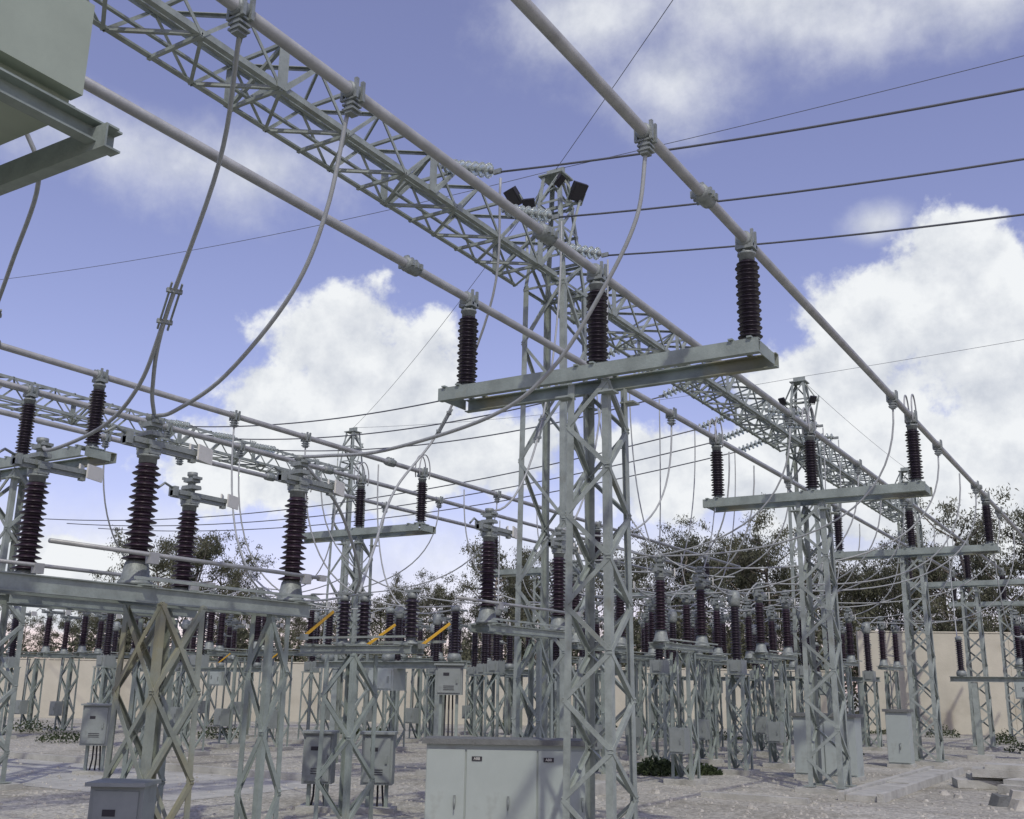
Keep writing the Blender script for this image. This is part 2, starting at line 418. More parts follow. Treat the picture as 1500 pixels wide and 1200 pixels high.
# ------------------------------------------------------------ gantries
GX=-8.72
def gantry_column(loc,label):
    e=empty('gantry_column',loc,label,'gantry column','lattice gantry columns')
    mb=MB()
    mb.lattice((0,0,.05),(0,0,8.66),(1,0,0),(0,1,0),.5,.5,.42,.42,8,.1,.012,.055,rings=False)
    mb.box((0,0,.05),(1.5,1.5,.25),1); mb.obj('lower_mast',[STEEL,CONC],e)
    mb=MB()
    mb.lattice((0,0,8.6),(0,0,10.9),(1,0,0),(0,1,0),.42,.42,.19,.19,4,.07,.01,.045,rings=True)
    mb.box((0,0,10.92),(.5,.46,.03),0); mb.box((0,0,11.02),(.36,.06,.16),0); mb.bar((-.6,-.1,10.25),(.6,-.1,10.25),.05,.05,0); mb.bar((-.3,-.45,10.22),(-.3,.3,10.22),.05,.05,0)
    for s in(-1,1):
        mb.bar((s*.42,-.3,9.3),(s*.6,-.1,10.4),.04,.04,0); mb.bar((s*.2,-.1,10.85),(s*.55,0,10.25),.035,.035,0)
    mb.obj('peak',[STEEL],e)
    return e
g0=gantry_column((GX,15.5,0),'tall tapering grey lattice gantry column with pointed peak')
for l in((GX,31,0),(-25.4,29.5,0),(-25.4,13,0),(GX,46.5,0),(GX,0,0)): dup(g0,l)
def gantry_beam(loc,L,label,rail=True):
    mb=MB(); n=round(L/.62)
    mb.lattice((0,0,0),(0,L,0),(1,0,0),(0,0,1),.45,.32,.45,.32,n,.08,.011,.045,rings=False)
    for k in range(0,n+1,2):
        y=L*k/n
        for z in(-.32,.32): mb.bar((-.45,y,z),(.45,y,z),.045,.045)
    for k in range(2,n,5):
        y=L*k/n
        for s in(-1,1):
            mb.box((s*.462,y,0),(.012,.16,.64)); 
            mb.bar((s*.44,y+.05,-.3),(s*.44,y+.6,.3),.06,.06)
        mb.bar((-.44,y,-.3),(.44,y,.3),.05,.05)
        for q in(-.12,-.04,.04,.12): mb.box((.4,y+q,.36),(.03,.03,.08))
    for s in(-.2,.2): mb.bar((s,0,-.2),(s,L,-.2),.05,.03)
    o=mb.obj('gantry_beam',[STEEL],loc=loc); return tag(o,label,'gantry beam','horizontal lattice gantry beams')
GL='long grey steel lattice beam spanning gantry columns'
gantry_beam((-8.85,.5,9.0),14.5,GL); gantry_beam((-8.85,16.0,9.0),14.5,GL); gantry_beam((-25.4,13.5,9.0),15.5,GL); gantry_beam((-25.4,-2,9.0),14.5,GL); gantry_beam((-8.85,31.5,9.0),14.5,GL)
def flood(loc,rz,tilt,sc=1):
    e=empty('floodlight',loc,'black rectangular floodlight fixed to lattice gantry peak','floodlight','floodlights on gantry peaks',rz)
    mb=MB(); a=V((0,-math.sin(tilt),math.cos(tilt)));n=V((0,-math.cos(tilt),-math.sin(tilt)))
    mb.prism(V((0,-.1,.1))-n*.05,V((0,-.1,.1))+n*.05,V((.17,0,0)),a*.2); mb.prism(V((0,-.1,.1))-n*.1,V((0,-.1,.1))-n*.05,V((.1,0,0)),a*.12)
    mb.obj('housing',[BLACK],e)
    mb=MB(); mb.prism(V((0,-.1,.1))+n*.052,V((0,-.1,.1))+n*.056,V((.13,0,0)),a*.16); mb.obj('lens',[BLACK],e)
    mb=MB()
    for s in(-1,1): mb.bar((s*.19,.05,-.1),(s*.19,-.1,.1),.025,.025)
    mb.bar((-.2,.05,-.1),(.2,.05,-.1),.03,.03); mb.bar((0,.05,-.1),(0,.35,-.2),.04,.04); mb.obj('bracket',[STEEL2],e)
    e.scale=(sc,)*3
    return e
f0=flood((GX-.5,14.95,10.3),-.35,.75,.85)
dup(f0,(GX+.52,15.3,10.3),1.1,.85); dup(f0,(GX-.2,14.9,10.05),.3,.65); dup(f0,(GX+.3,15.0,10.5),1.6,.55)
dup(f0,(GX-.4,30.6,10.2),-.3,.6); dup(f0,(GX+.4,30.8,10.2),.8,.6)

# ------------------------------------------------------------ insulator strings & conductors
def string(p,q,mt=GLASS):
    p=V(p);q=V(q);d=(q-p);L=d.length;d.normalize()
    mb=MB(); n=7; st=.13; z0=(L-n*st)/2
    mb.tube([(0,0,0),tuple(d*L)],.012,6,0)
    for k in range(n):
        z=z0+k*st
        mb.lathe([(.035,z+.055),(.05,z+.06),(.048,z+.1),(.03,z+.12)],ax=d,n=12,m=0)
        mb.lathe([(.03,z+.03),(.06,z+.012),(.11,z+.02),(.118,z+.035),(.108,z+.05),(.06,z+.062),(.03,z+.066)],ax=d,n=18,m=1)
    mb.box(tuple(d*.06),(.08,.04,.08)); mb.box(tuple(d*(L-.06)),(.13,.04,.07))
    o=mb.obj('insulator_string',[CAST,mt],loc=p); return tag(o,'string of glass disc insulators anchoring overhead line to beam','insulator string','insulator strings on gantry beams')
def wire(name,pts,r,mt,label,cat,group):
    o0=V(pts[0]); mb=MB(); mb.tube([V(p)-o0 for p in pts],r,7)
    o=mb.obj(name,[mt],loc=o0); return tag(o,label,cat,group)
def sagline(a,b,s,n=26):
    a=V(a);b=V(b); return [a.lerp(b,k/n)-V((0,0,4*s*(k/n)*(1-k/n))) for k in range(n+1)]
OL='grey stranded overhead line conductor strung from gantry beam'
for y in(11.6,13.35,15.1):
    string((-8.55,y,9.33),(-7.45,y,8.93))
    wire('overhead_conductor',sagline((-7.45,y,8.93),(22,y,9.5),1.3,40),.016,WIRED,OL,'overhead line','overhead line conductors')
for y in(20.4,22.2,24.0):
    string((-9.35,y,9.25),(-10.4,y,8.95)); string((-24.9,y,9.2),(-23.8,y,8.95))
    wire('overhead_conductor',sagline((-10.4,y,8.95),(-23.8,y,8.95),.45),.018,WIRED,OL,'overhead line','overhead line conductors')
for y in(26.4,28.0,29.6):
    string((-9.35,y,8.9),(-10.4,y,8.6)); string((-8.4,y,8.9),(-7.3,y,8.7))
    wire('overhead_conductor',sagline((-10.4,y,8.6),(-40,y,8.2),.9),.018,WIRED,OL,'overhead line','overhead line conductors')
SL='thin earth wire stretched from gantry peak across the sky'
def shield(a,b,s=.3): wire('earth_wire',sagline(a,b,s),.006,WIRED,SL,'earth wire','thin earth wires between gantry peaks')
shield((GX,15.5,11.1),(24,15.5,11.6),.5); shield((GX,15.5,11.1),(-25.4,13,11.1)); shield((-25.4,13,11.1),(-60,13,11),.5)
shield((GX,15.5,11.1),(8,.1,11.5),.2)
shield((GX,31,11.1),(24,31,13)); shield((GX,31,11.1),(-25.4,29.5,11.1)); shield((GX,15.5,11.1),(-25.4,29.5,11.1)); shield((GX,31,11.1),(GX,46.5,11.1),.1)

# ------------------------------------------------------------ droppers
CL='pale flexible cable drooping from busbar pipe to equipment terminal'
def drop(pts,r=.019,clips=()):
    pts=[V(p) for p in pts]; o=wire('dropper_cable',pts,r,WIRE,CL,'dropper cable','drooping dropper cables')
    for f in clips:
        i=int(f*(len(pts)-2)); p=pts[i];d=(pts[i+1]-p).normalized()
        mb=MB(); s=d.cross(V((0,0,1))).normalized()
        for sg in(-1,1): mb.bar(d*sg*.16-s*.06,d*sg*.16+s*.07,.035,.035)
        mb.bar(-d*.24+s*.05,d*.24+s*.05,.015,.02); mb.bar(-d*.24-s*.035,d*.24-s*.035,.015,.02)
        mb.obj('cable_spacer',[CAST],o,loc=p-pts[0])
    return o
drop(catmull([(-5.2,5.75,6.2),(-5.41,5.8,5.38),(-5.78,5.85,4.75),(-6.58,5.95,4.19),(-7.3,6.05,3.99),(-7.65,6.12,4.0)]))
drop(catmull([(-5.15,4.5,6.2),(-5.9,5.07,5.6),(-7.0,5.59,4.64),(-7.45,5.9,4.2),(-7.66,6.12,4.0)]),clips=(.5,))
drop(catmull([(-7.0,5.59,4.64),(-7.5,5.8,4.2),(-8.2,6.0,3.95),(-9.2,6.15,3.85),(-9.45,6.22,4.0)]))
drop(catmull([(-6.97,3.7,6.2),(-7.0,4.1,5.75),(-7.15,4.37,5.44),(-8.2,4.87,5.13),(-9.4,5.4,4.6),(-10.6,6.0,3.9),(-11.2,6.2,3.65)]),clips=(.62,))
drop(catmull([(-3.35,7.56,6.2),(-3.47,7.6,5.6),(-3.85,7.66,5.0),(-4.4,7.75,4.4),(-5.1,7.85,4.08),(-6.45,8.0,3.93),(-7.3,8.06,3.97),(-7.66,8.08,4.0)]))
def autodrop(p,q,k=1.0,clips=(),r=.016):
    p=V(p);q=V(q);dz=p.z-q.z; h=V((p.x-q.x,p.y-q.y,0))
    drop(bez(p,p-V((0,0,dz*.95*k)),q+h*.5-V((0,0,.12)),q),clips=clips,r=r)
drop(catmull([(-7.45,11.6,8.83),(-7.8,12.0,7.2),(-8.9,12.4,5.5),(-9.3,11.8,4.4),(-9.0,11.0,3.4),(-8.7,10.4,2.78)]),clips=(.42,))
autodrop((-7.4,13.35,8.85),(-7.7,11.87,4.0),.6,(.55,))
autodrop((-7.45,15.1,8.85),(-7.7,13.83,4.0),.6,(.6,))
drop(catmull([(-7.66,8.1,3.95),(-7.9,9.0,3.6),(-8.3,9.9,3.0),(-8.6,10.2,2.76)]))
autodrop((-14.04,14.9,6.25),(-11.7,16.9,3.15),1.1); autodrop((-15.85,14.9,6.25),(-13.3,16.9,3.15),1.1); autodrop((-14.04,13,6.25),(-14.9,16.9,3.15),1.2)
autodrop((-17.66,13,6.25),(-19.6,17.7,3.6)); autodrop((-14.04,13,6.25),(-8.6,10.4,2.78),1.0)
for ps,(xe,ye) in zip([(-3.35,17.3),(-5.16,17.6),(-6.97,16.6),(-3.35,21.3),(-5.16,22.4),(-6.97,23.4),(-3.35,26),(-5.16,27),(-3.35,30)],
    [(-7.7,17.6),(-9.45,17.6),(-7.7,13.85),(-7.7,19.6),(-9.45,21.5),(-11.2,23.1),(-7.7,25.1),(-9.45,27.6),(-7.7,29.0)]):
    autodrop((ps[0],ps[1],6.2),(xe,ye,4.0 if ye!=21.5 else 3.7),1.0)
for x in(-14.04,-15.85,-17.66): autodrop((x,22,6.25),(x-5.5,21.4,4.0),1.0)
for x in(-7.7,-9.45,-11.2):
    if x>-11: autodrop((x,19.6,4.0),(x,21.5,3.6),-.1)
    autodrop((x,25.1,4.0),(x,26.4,3.6),-.1); autodrop((x,22.0,3.55),(x,23.1,4.0),-.3); autodrop((x,26.8,3.55),(x,28.2,4.0),-.3)
    autodrop((x,31,4.0),(x,33,3.6),-.3); autodrop((x,33,3.6),(x,35,4.0),-.3)
autodrop((-7.7,13.83,4.0),(-7.7,17.6,3.98),.25)
for x in(-19.6,-21.3,-23.0):
    autodrop((x,17.9,3.55),(x,19.5,4.0),-.1); autodrop((x,21.5,4.0),(x,23.5,3.55),-.1); autodrop((x,23.6,3.55),(x,25.5,4.0),-.1)
for y,x in((20.4,-7.7),(22.2,-9.45),(24.0,-11.2)): autodrop((-10.4,y,8.9),(x,y+1.2,4.0),.8)
for y in(26.4,28,29.6):
    autodrop((-7.3,y,8.65),(-7.7,y-.6,4.2),.7); autodrop((-10.4,y,8.6),(-11.2,y-1,4.2),.7)
for (p,q) in [((-14.04,17.2,6.25),(-11.7,17,3.1)),((-15.85,17.4,6.25),(-12.6,22.5,3.6)),((-14.04,24,6.25),(-11.2,25.1,4.0)),((-15.85,25,6.25),(-14.3,22.5,3.6)),((-14.04,20.5,6.25),(-11.2,21.5,3.6)),((-14.04,28,6.25),(-11.2,28.2,4.0)),
    ((-14.04,26,6.25),(-13.2,27.3,4.0)),((-15.85,26,6.25),(-14.9,27.3,4.0)),((-17.66,20,6.25),(-19.6,19.5,4.0)),((-5.16,31,6.25),(-9.45,29.4,4.0)),((-6.97,30,6.25),(-11.2,30.2,4.0)),((-5.16,24.5,6.25),(-9.45,25.1,4.0)),((-6.97,19.5,6.25),(-9.45,19.6,4.0)),
    ((-3.35,33,6.25),(-7.7,33,3.7)),((-5.16,34,6.25),(-9.45,35,4.0)),((-6.97,35,6.25),(-11.2,35,4.0)),((-6.97,21,6.25),(-11.2,21.5,3.7)),((-6.97,26.8,6.25),(-11.2,26.4,3.7)),((-3.35,23.8,6.25),(-7.7,23.1,4.0)),((-3.35,37,6.25),(-7.7,37,4.0)),
    ((-14.04,31,6.25),(-11.2,30.2,4.0)),((-15.85,32,6.25),(-14.6,32,4.0)),((-14.04,34,6.25),(-11.2,35,4.0)),((-3.35,28,6.25),(-3.2,31,3.15)),((-5.16,33,6.25),(-4.8,31,3.15))]:
    autodrop(p,q,1.2)
# low tubular links between bays
for x in(-7.7,-9.45,-11.2): 
    for (a,b) in((19.7,23.1),(25.2,28.0)): drop([(x-.25,a,3.75),(x-.25,(a+b)/2,3.73),(x-.25,b,3.75)],r=.022)

# ------------------------------------------------------------ raised cabinet on frame
e=empty('raised_equipment_cabinet',(-5.52,1.15,-.02),'pale green steel cabinet raised on a steel channel frame','equipment cabinet')
mb=MB(); mb.box((.08,-.02,5.26),(2.8,2.86,2.0),0)
for k in range(6): mb.box((1.495,-1.2+k*.42,5.35),(.05,.06,1.8),0)
mb.box((1.52,1.12,4.52),(.09,.6,.48),0); mb.box((1.5,-.02,6.0),(.05,2.9,.06),0)
for k in range(9): mb.box((1.5,-1.3+k*.3,4.3),(.03,.03,.03),0)
mb.box((.06,-.02,4.235),(2.86,2.92,.04),0)
mb.obj('cabinet_body',[PAINTG],e)
mb=MB()
mb.ibeam((1.52,-1.7,4.155),(1.52,1.66,4.155),.11,.07,.01,0,side=1)
mb.ibeam((-1.6,1.56,4.12),(1.62,1.56,4.12),.12,.07,.01,0,side=-1)
mb.ibeam((-1.6,.5,4.15),(1.45,.5,4.15),.1,.06,.01,0)
mb.ibeam((-1.6,-.7,4.15),(1.45,-.7,4.15),.1,.06,.01,0)
mb.ibeam((.4,-1.7,4.15),(.4,1.5,4.15),.1,.06,.01,0)
mb.ibeam((-1.4,-1.7,4.15),(-1.4,1.5,4.15),.1,.06,.01,0)
mb.obj('channel_frame',[STEEL2],e)
for y in(-1.3,.8):
    mb=MB(); mb.lattice((0,0,.06),(0,0,4.1),(1,0,0),(0,1,0),.2,.2,.2,.2,7,.08,.01,.05); mb.obj('leg',[STEEL2],e,loc=(-1.2,y,0))

# ------------------------------------------------------------ ground-level cabinets
def cabinet(loc,w,d,h,doors,rz,label,logo=True,name='control_cabinet'):
    e=empty(name,loc,label,'control cabinet','control cabinets in the yard',rz)
    mb=MB(); mb.box((0,0,h/2),(w,d,h-.06),0); mb.box((0,0,.02),(w+.06,d+.06,.12),1); mb.obj('body',[PAINT,CONC],e)
    mb=MB(); mb.box((0,0,h),(w+.1,d+.14,.06),0); mb.obj('roof_slab',[CAP],e)
    x=-w/2
    for i,f in enumerate(doors):
        dw=w*f; mb=MB(); mb.box((0,0,0),(dw-.022,.025,h-.2),0)
        dr=mb.obj('door',[PAINT],e,loc=(x+dw/2,-d/2-.013,h/2+.01))
        mb=MB(); mb.box((0,-.01,0),(.025,.03,.11),0); mb.tube([(0,-.03,.02),(.0,-.04,-.1)],.008,6,0); mb.obj('handle',[CAST],dr,loc=(dw/2-.12 if f<.4 else dw*.1,-.02,-.15))
        if logo and i:
            mb=MB(); mb.box((0,0,0),(.12,.006,.05),0); mb.obj('name_plate',[BLACK],dr,loc=(-dw/2+.13,-.018,h*.5-.2))
            text_mesh('ABB',.042,dr,(-dw/2+.13,-.023,h*.5-.2),(math.pi/2,0,0),WHITE)
        x+=dw
    return e
cabinet((-6.83,11.1,0),1.95,.5,1.02,(.24,.43,.33),math.radians(29),'long pale grey three-door cabinet with dark slab roof')
cabinet((-5.9,21.5,0),1.2,.5,1.2,(.5,.5),math.radians(0),'pale grey two-door cabinet on concrete plinth',False)
cabinet((-5.5,26.1,0),.5,.4,1.25,(1,),0,'narrow pale grey cabinet on concrete plinth',False)
def cbox(loc,w,d,z0,z1,rz,label):
    e=empty('junction_box',loc,label,'junction box','grey junction boxes on posts',rz)
    mb=MB(); mb.box((0,0,(z0+z1)/2),(w,d,z1-z0),0); mb.box((0,-.02,z1+.015),(w+.05,d+.09,.03),0); mb.obj('housing',[GREYB],e)
    mb=MB(); mb.box((0,0,0),(w-.07,.02,z1-z0-.07),0); mb.box((w*.3,-.02,0),(.03,.03,.1),1); mb.box((-w*.1,-.012,(z1-z0)*.2),(.1,.006,.05),2)
    for k in range(3): mb.box((0,-.012,-(z1-z0)*.2-k*.03),(w*.4,.006,.01),2)
    mb.obj('door',[GREYB,CAST,BLACK],e,loc=(0,-d/2-.012,(z0+z1)/2))
    mb=MB()
    for s in(-1,1): mb.box((s*w*.3,.0,z0/2),(.05,.05,z0),0)
    mb.box((0,0,.02),(w+.1,d+.1,.08),1)
    for k in(-1,0,1): mb.tube([(k*.06,.05,z0),(k*.07,.08,z0*.5),(k*.1,.05,0)],.015,6,2)
    mb.obj('post',[STEEL2,CONC,BLACK],e)
    return e
BL='grey metal junction box standing on short posts'
cbox((-9.3,11.7,0),.42,.3,.35,1.0,.55,BL)
cbox((-10.0,11.3,0),.4,.3,.35,1.0,.55,BL)
cbox((-10.4,14.9,0),.45,.3,1.5,1.98,.55,'small grey junction box on tall steel post')
cbox((-7.2,5.85,0),.42,.3,.2,.85,.55,'grey junction box beside lattice stand')
cbox((-16.9,13.0,0),.5,.3,.5,1.2,.55,BL)

# ------------------------------------------------------------ ground
def gravelmat():
    m=bpy.data.materials.new('gravel_ground'); m.use_nodes=True; nt=m.node_tree; b=nt.nodes['Principled BSDF']; b.inputs['Roughness'].default_value=.95
    tc=nt.nodes.new('ShaderNodeTexCoord')
    vo=nt.nodes.new('ShaderNodeTexVoronoi'); vo.inputs['Scale'].default_value=20; nt.links.new(tc.outputs['Object'],vo.inputs['Vector'])
    n=nt.nodes.new('ShaderNodeTexNoise'); n.inputs['Scale'].default_value=.35; n.inputs['Detail'].default_value=10; n.inputs['Roughness'].default_value=.75; nt.links.new(tc.outputs['Object'],n.inputs['Vector'])
    r=nt.nodes.new('ShaderNodeValToRGB'); r.color_ramp.elements[0].color=(.25,.24,.18,1); r.color_ramp.elements[1].color=(.41,.405,.335,1)
    r.color_ramp.elements[0].position=.36;r.color_ramp.elements[1].position=.57
    nt.links.new(n.outputs['Fac'],r.inputs['Fac'])
    sp=nt.nodes.new('ShaderNodeSeparateColor'); nt.links.new(vo.outputs['Color'],sp.inputs[0])
    mr=nt.nodes.new('ShaderNodeMapRange'); mr.inputs[3].default_value=.65; mr.inputs[4].default_value=1.3; nt.links.new(sp.outputs[0],mr.inputs[0])
    mx=nt.nodes.new('ShaderNodeVectorMath'); mx.operation='SCALE'; nt.links.new(r.outputs['Color'],mx.inputs[0]); nt.links.new(mr.outputs[0],mx.inputs['Scale'])
    nt.links.new(mx.outputs[0],b.inputs['Base Color'])
    bp=nt.nodes.new('ShaderNodeBump'); bp.inputs['Strength'].default_value=.7; bp.inputs['Distance'].default_value=.025; bp.invert=True
    nt.links.new(vo.outputs['Distance'],bp.inputs['Height']); nt.links.new(bp.outputs['Normal'],b.inputs['Normal'])
    return m
mb=MB(); S=1500; mb.add([(-S,-S,0),(S,-S,0),(S,S,0),(-S,S,0)],[(0,1,2,3)])
g=mb.obj('ground',[gravelmat()]); g['kind']='structure'
mb=MB(); mb.add([(-60,10.9,.004),(-12.2,10.9,.004),(-12.2,14.4,.004),(-60,14.4,.004)],[(0,1,2,3)]) 
g=mb.obj('path',[CONC]); g['kind']='structure'
mb=MB(); mb.bar((-60,14.48,.05),(-12.2,14.48,.05),.12,.14); g=mb.obj('kerb',[CONC]); g['kind']='structure'
mb=MB()
for i in range(10):
    y=17.9+i*.72
    mb.box((-4.35+R.uniform(-.02,.02),y,.04+R.uniform(-.015,.01)),(.5,.69,.1),0,R.uniform(-.03,.03))
mb.bar((-4.05,17.5,.05),(-4.05,25,.05),.1,.16); mb.bar((-4.65,17.5,.05),(-4.65,25,.05),.1,.16)
mb.bar((-6.6,16.6,.03),(-4.9,16.6,.03),.15,.1)
mb.bar((-1.5,22,.08),(-1.5,30,.08),.14,.2)
g=mb.obj('trench_kerb',[CONC]); g['kind']='structure'
def rock(mb,c,s):
    vs=[];a=R.random()*6
    for i in range(6):
        an=a+i*math.pi/3; r=s*(.7+.5*R.random()); vs.append((c[0]+r*math.cos(an),c[1]+r*math.sin(an)*.8,c[2]))
    for i in range(6):
        an=a+i*math.pi/3+.3; r=s*(.4+.35*R.random()); vs.append((c[0]+r*math.cos(an),c[1]+r*math.sin(an)*.8,c[2]+s*(.6+.4*R.random())))
    mb.add(vs,[(i,(i+1)%6,6+(i+1)%6,6+i) for i in range(6)]+[(6,7,8,9,10,11)])
H=V((-.527,.85,0)); RT=V((.85,.527,0))
mb=MB()
for i in range(9000):
    f=11.5+30*R.random()**1.5; r=(R.random()-.5)*1.1*f; p=H*f+RT*r
    rock(mb,(p.x,p.y,-.005),.012+.035*R.random()**3)
g=mb.obj('loose_stones',[ROCK]); g['kind']='stuff'; tag(g,'scattered loose pale stones over the gravel yard','stones')
for i,(x,y,s,rz,z) in enumerate([(-2.9,21.7,1.5,.3,0),(-2.2,22.3,1.2,.9,0),(-2.75,21.6,1.1,.1,.2),(-2.3,20.9,1.0,1.3,0)]):
    mb=MB(); mb.box((0,0,0),(s,.7,.14),0); mb.box((.1,.05,.11),(s*.8,.55,.08),0)
    o=mb.obj('concrete_slab',[CONC],loc=(x,y,.075+z),rz=rz); tag(o,'broken pale concrete slabs stacked on gravel','concrete slab','stacked concrete slabs')
for (x,y,s) in [(-2.0,20.3,.28),(-6.3,16.8,.12),(-7.4,16.6,.1),(-9.6,17.1,.12),(-2.3,19.3,.2),(-1.8,19.7,.22),(-3.2,19.2,.1),(-5.4,15.4,.08),(-3.5,19.6,.12),(-2.4,18.3,.22),(-2.1,17.9,.2)]:
    mb=MB(); rock(mb,(0,0,0),s); o=mb.obj('boulder',[ROCK if x!=-2.4 else CAP],loc=(x,y,-.02)); tag(o,'rough boulder lying on gravel','rock','boulders on the gravel')

# ------------------------------------------------------------ perimeter walls (wall axis = RT, setback = H)
def wall(p,q,h,label):
    p=V(p);q=V(q); d=(q-p).normalized(); L=(q-p).length; rz=math.atan2(d.y,d.x)
    e=empty('perimeter_wall',p,label,'wall',None,rz)
    mb=MB(); mb.box((L/2,0,h/2),(L,.25,h)) 
    x=0
    while x<L: mb.box((x,0,h/2+.03),(.35,.29,h+.06)); x+=6.3
    mb.obj('wall_panel',[WALLM],e)
    mb=MB(); mb.box((L/2,0,h+.05),(L,.3,.06)); mb.obj('coping',[WALLM],e)
def AW(s,off): return RT*s+H*off
wall(AW(-34,48.5),AW(15,48.5),2.5,'long low cream rendered perimeter wall')
wall(AW(15.3,46),AW(40,44),4.15,'tall cream rendered wall at yard edge')

# ------------------------------------------------------------ trees
def tree(seed,Hh,spread,loc,label,airy):
    r=random.Random(seed); e=empty('tree',loc,label,'tree','trees beyond the wall')
    mb=MB(); lean=V((r.uniform(-.9,.9),r.uniform(-.6,.6),0))
    tp=[V((0,0,0))+lean*(t**1.5)+V((r.uniform(-.1,.1),r.uniform(-.1,.1),Hh*.85*t)) for t in [k/6 for k in range(7)]]
    tp[0]=V((0,0,-.1)); mb.tube(tp,.18,8,0,.04)
    cl=[]
    for i in range(18):
        t=r.uniform(.28,.98); b=tp[0].lerp(tp[-1],t); an=r.random()*6.28; L=spread*(1.1-.55*abs(t-.5)*1.5)*r.uniform(.45,1.25)
        en=b+V((math.cos(an)*L,math.sin(an)*L,L*r.uniform(.3,.95)))
        mid=b.lerp(en,.5)+V((0,0,-.12*L)); mb.tube([b,mid,en],.05,6,0,.018)
        cl.append((en,r.uniform(.35,.7))); cl.append((mid+V((r.uniform(-.4,.4),r.uniform(-.4,.4),.3)),r.uniform(.25,.55)))
        for j in range(4):
            c2=en+V((r.uniform(-.9,.9),r.uniform(-.9,.9),r.uniform(-.2,1.1)))
            mb.tube([en,c2],.016,5,0,.008); cl.append((c2,r.uniform(.2,.44)))
    cl.append((tp[-1]+V((0,0,.3)),.5)); cl.append((tp[-1]+V((.3,0,.8)),.35))
    mb.obj('trunk',[BARK],e)
    mb=MB()
    for c,s in cl:
        for k in range(int(airy*s*s*900)):
            v=V((r.gauss(0,1),r.gauss(0,1),r.gauss(0,.8)))
            v=v.normalized()*s*(r.random()**.5)*r.uniform(.6,1.6)
            p=c+V((v.x,v.y,v.z)); a=V((r.gauss(0,.6),r.gauss(0,.6),r.gauss(0,1.2))).normalized(); b=a.cross(V((r.gauss(0,1),r.gauss(0,1),r.gauss(0,1)))).normalized()
            l=r.uniform(.05,.1); w=l*.32
            mb.add([p-a*l,p+b*w,p+a*l,p-b*w],[(0,1,2,3)])
    mb.obj('crown',[LEAF],e)
    return e
TL='wind-swept olive-green tree with feathery ragged crown behind the wall'
T=[tree(1,9,2.6,AW(-16,54),TL,1.0),tree(2,10,2.4,AW(8.2,54),TL,.8),tree(5,9,2.2,AW(-1,56),TL,.95),tree(9,10,2.2,AW(24.5,52),TL,.75)]
T[3].scale=(.9,)*3
tl=[(-17.5,54,9.2),(-14.6,56,8.8),(-12.8,54,6.6),(-25,55,5.6),(-23.5,57,5.2),(-22,56,6),(-20,55,6.6),(-11.2,57,6.0),(-10,56,6.2),(-8,55,6.4),(-6.6,56,6.8),(-5.5,54,6.8),(-4.4,57,7.2),(-3.2,56,7.4),(.2,55,7.9),(1.7,55,8.1),(3.2,57,8.2),(4.8,56,8.4),
    (6.4,56,9.6),(9.6,55,10.2),(10.8,57,9.8),(12.2,56,9.9),(13.6,54,10.4),(15.0,56,9.0),(16.4,55,8.4),(17.8,54,9.0),(19.2,56,8.6),(20.6,54,9.3),(22,55,9.6),(23.2,52,12.2),(26.2,53,11.8),(27.8,52,11.0),(29.4,51,12.6),(12.6,61,9.4),(25,60,10.0),(-2,62,7.0),(18.6,60,8.6),(22.5,60,9.6)]
for i,(s,o,h) in enumerate(tl):
    b=T[i%4]; base=[9.6,10.6,9.6,10.6][i%4]
    dup(b,AW(s,o),rz=R.random()*6.28,scale=h/base)
mb=MB()
for i in range(70000):
    s=R.uniform(-34,40); p=AW(s,R.uniform(50,53)); z=R.random()**.8*(3.4+.9*math.sin(s*.9)+.7*math.sin(s*2.3)+.5*math.sin(s*5.1)+(1.4 if s>0 else 0))
    a=V((R.gauss(0,1),R.gauss(0,1),R.gauss(0,1))).normalized(); b=a.cross(V((R.gauss(0,1),R.gauss(0,1),1))).normalized(); l=R.uniform(.07,.16)
    p=V((p.x,p.y,z)); mb.add([p-a*l,p+b*l*.5,p+a*l,p-b*l*.5],[(0,1,2,3)])
g=mb.obj('undergrowth',[LEAF]); g['kind']='stuff'; tag(g,'dense dark scrub growing behind the perimeter wall','undergrowth')
def bush(loc,r,h,n,label):
    mb=MB()
    for i in range(n):
        an=R.random()*6.28; d=r*R.random()**.6; z=h*(1-.7*(d/r)**2)*R.random()**.6*R.uniform(.6,1.1); x,y=d*math.cos(an),d*math.sin(an)
        a=V((R.gauss(0,1),R.gauss(0,1),R.gauss(0,1))).normalized(); b=a.cross(V((R.gauss(0,1),R.gauss(0,1),1))).normalized(); l=R.uniform(.02,.05)
        p=V((x,y,z)); mb.add([p-a*l,p+b*l*.6,p+a*l,p-b*l*.6],[(0,1,2,3)])
    o=mb.obj('weed_bush',[WEED],loc=loc); tag(o,label,'weeds','weeds on the gravel')
bush((-8.95,20.1,0),.5,.35,1800,'low green weed clump on gravel'); bush((-8.3,20.9,0),.4,.22,1000,'low green weed clump on gravel')
for i in range(26):
    p=AW(R.uniform(-24,22),R.uniform(28,47.6)); bush((p.x,p.y,0),R.uniform(.3,.9),R.uniform(.2,.6),500,'low green weed clump on gravel')

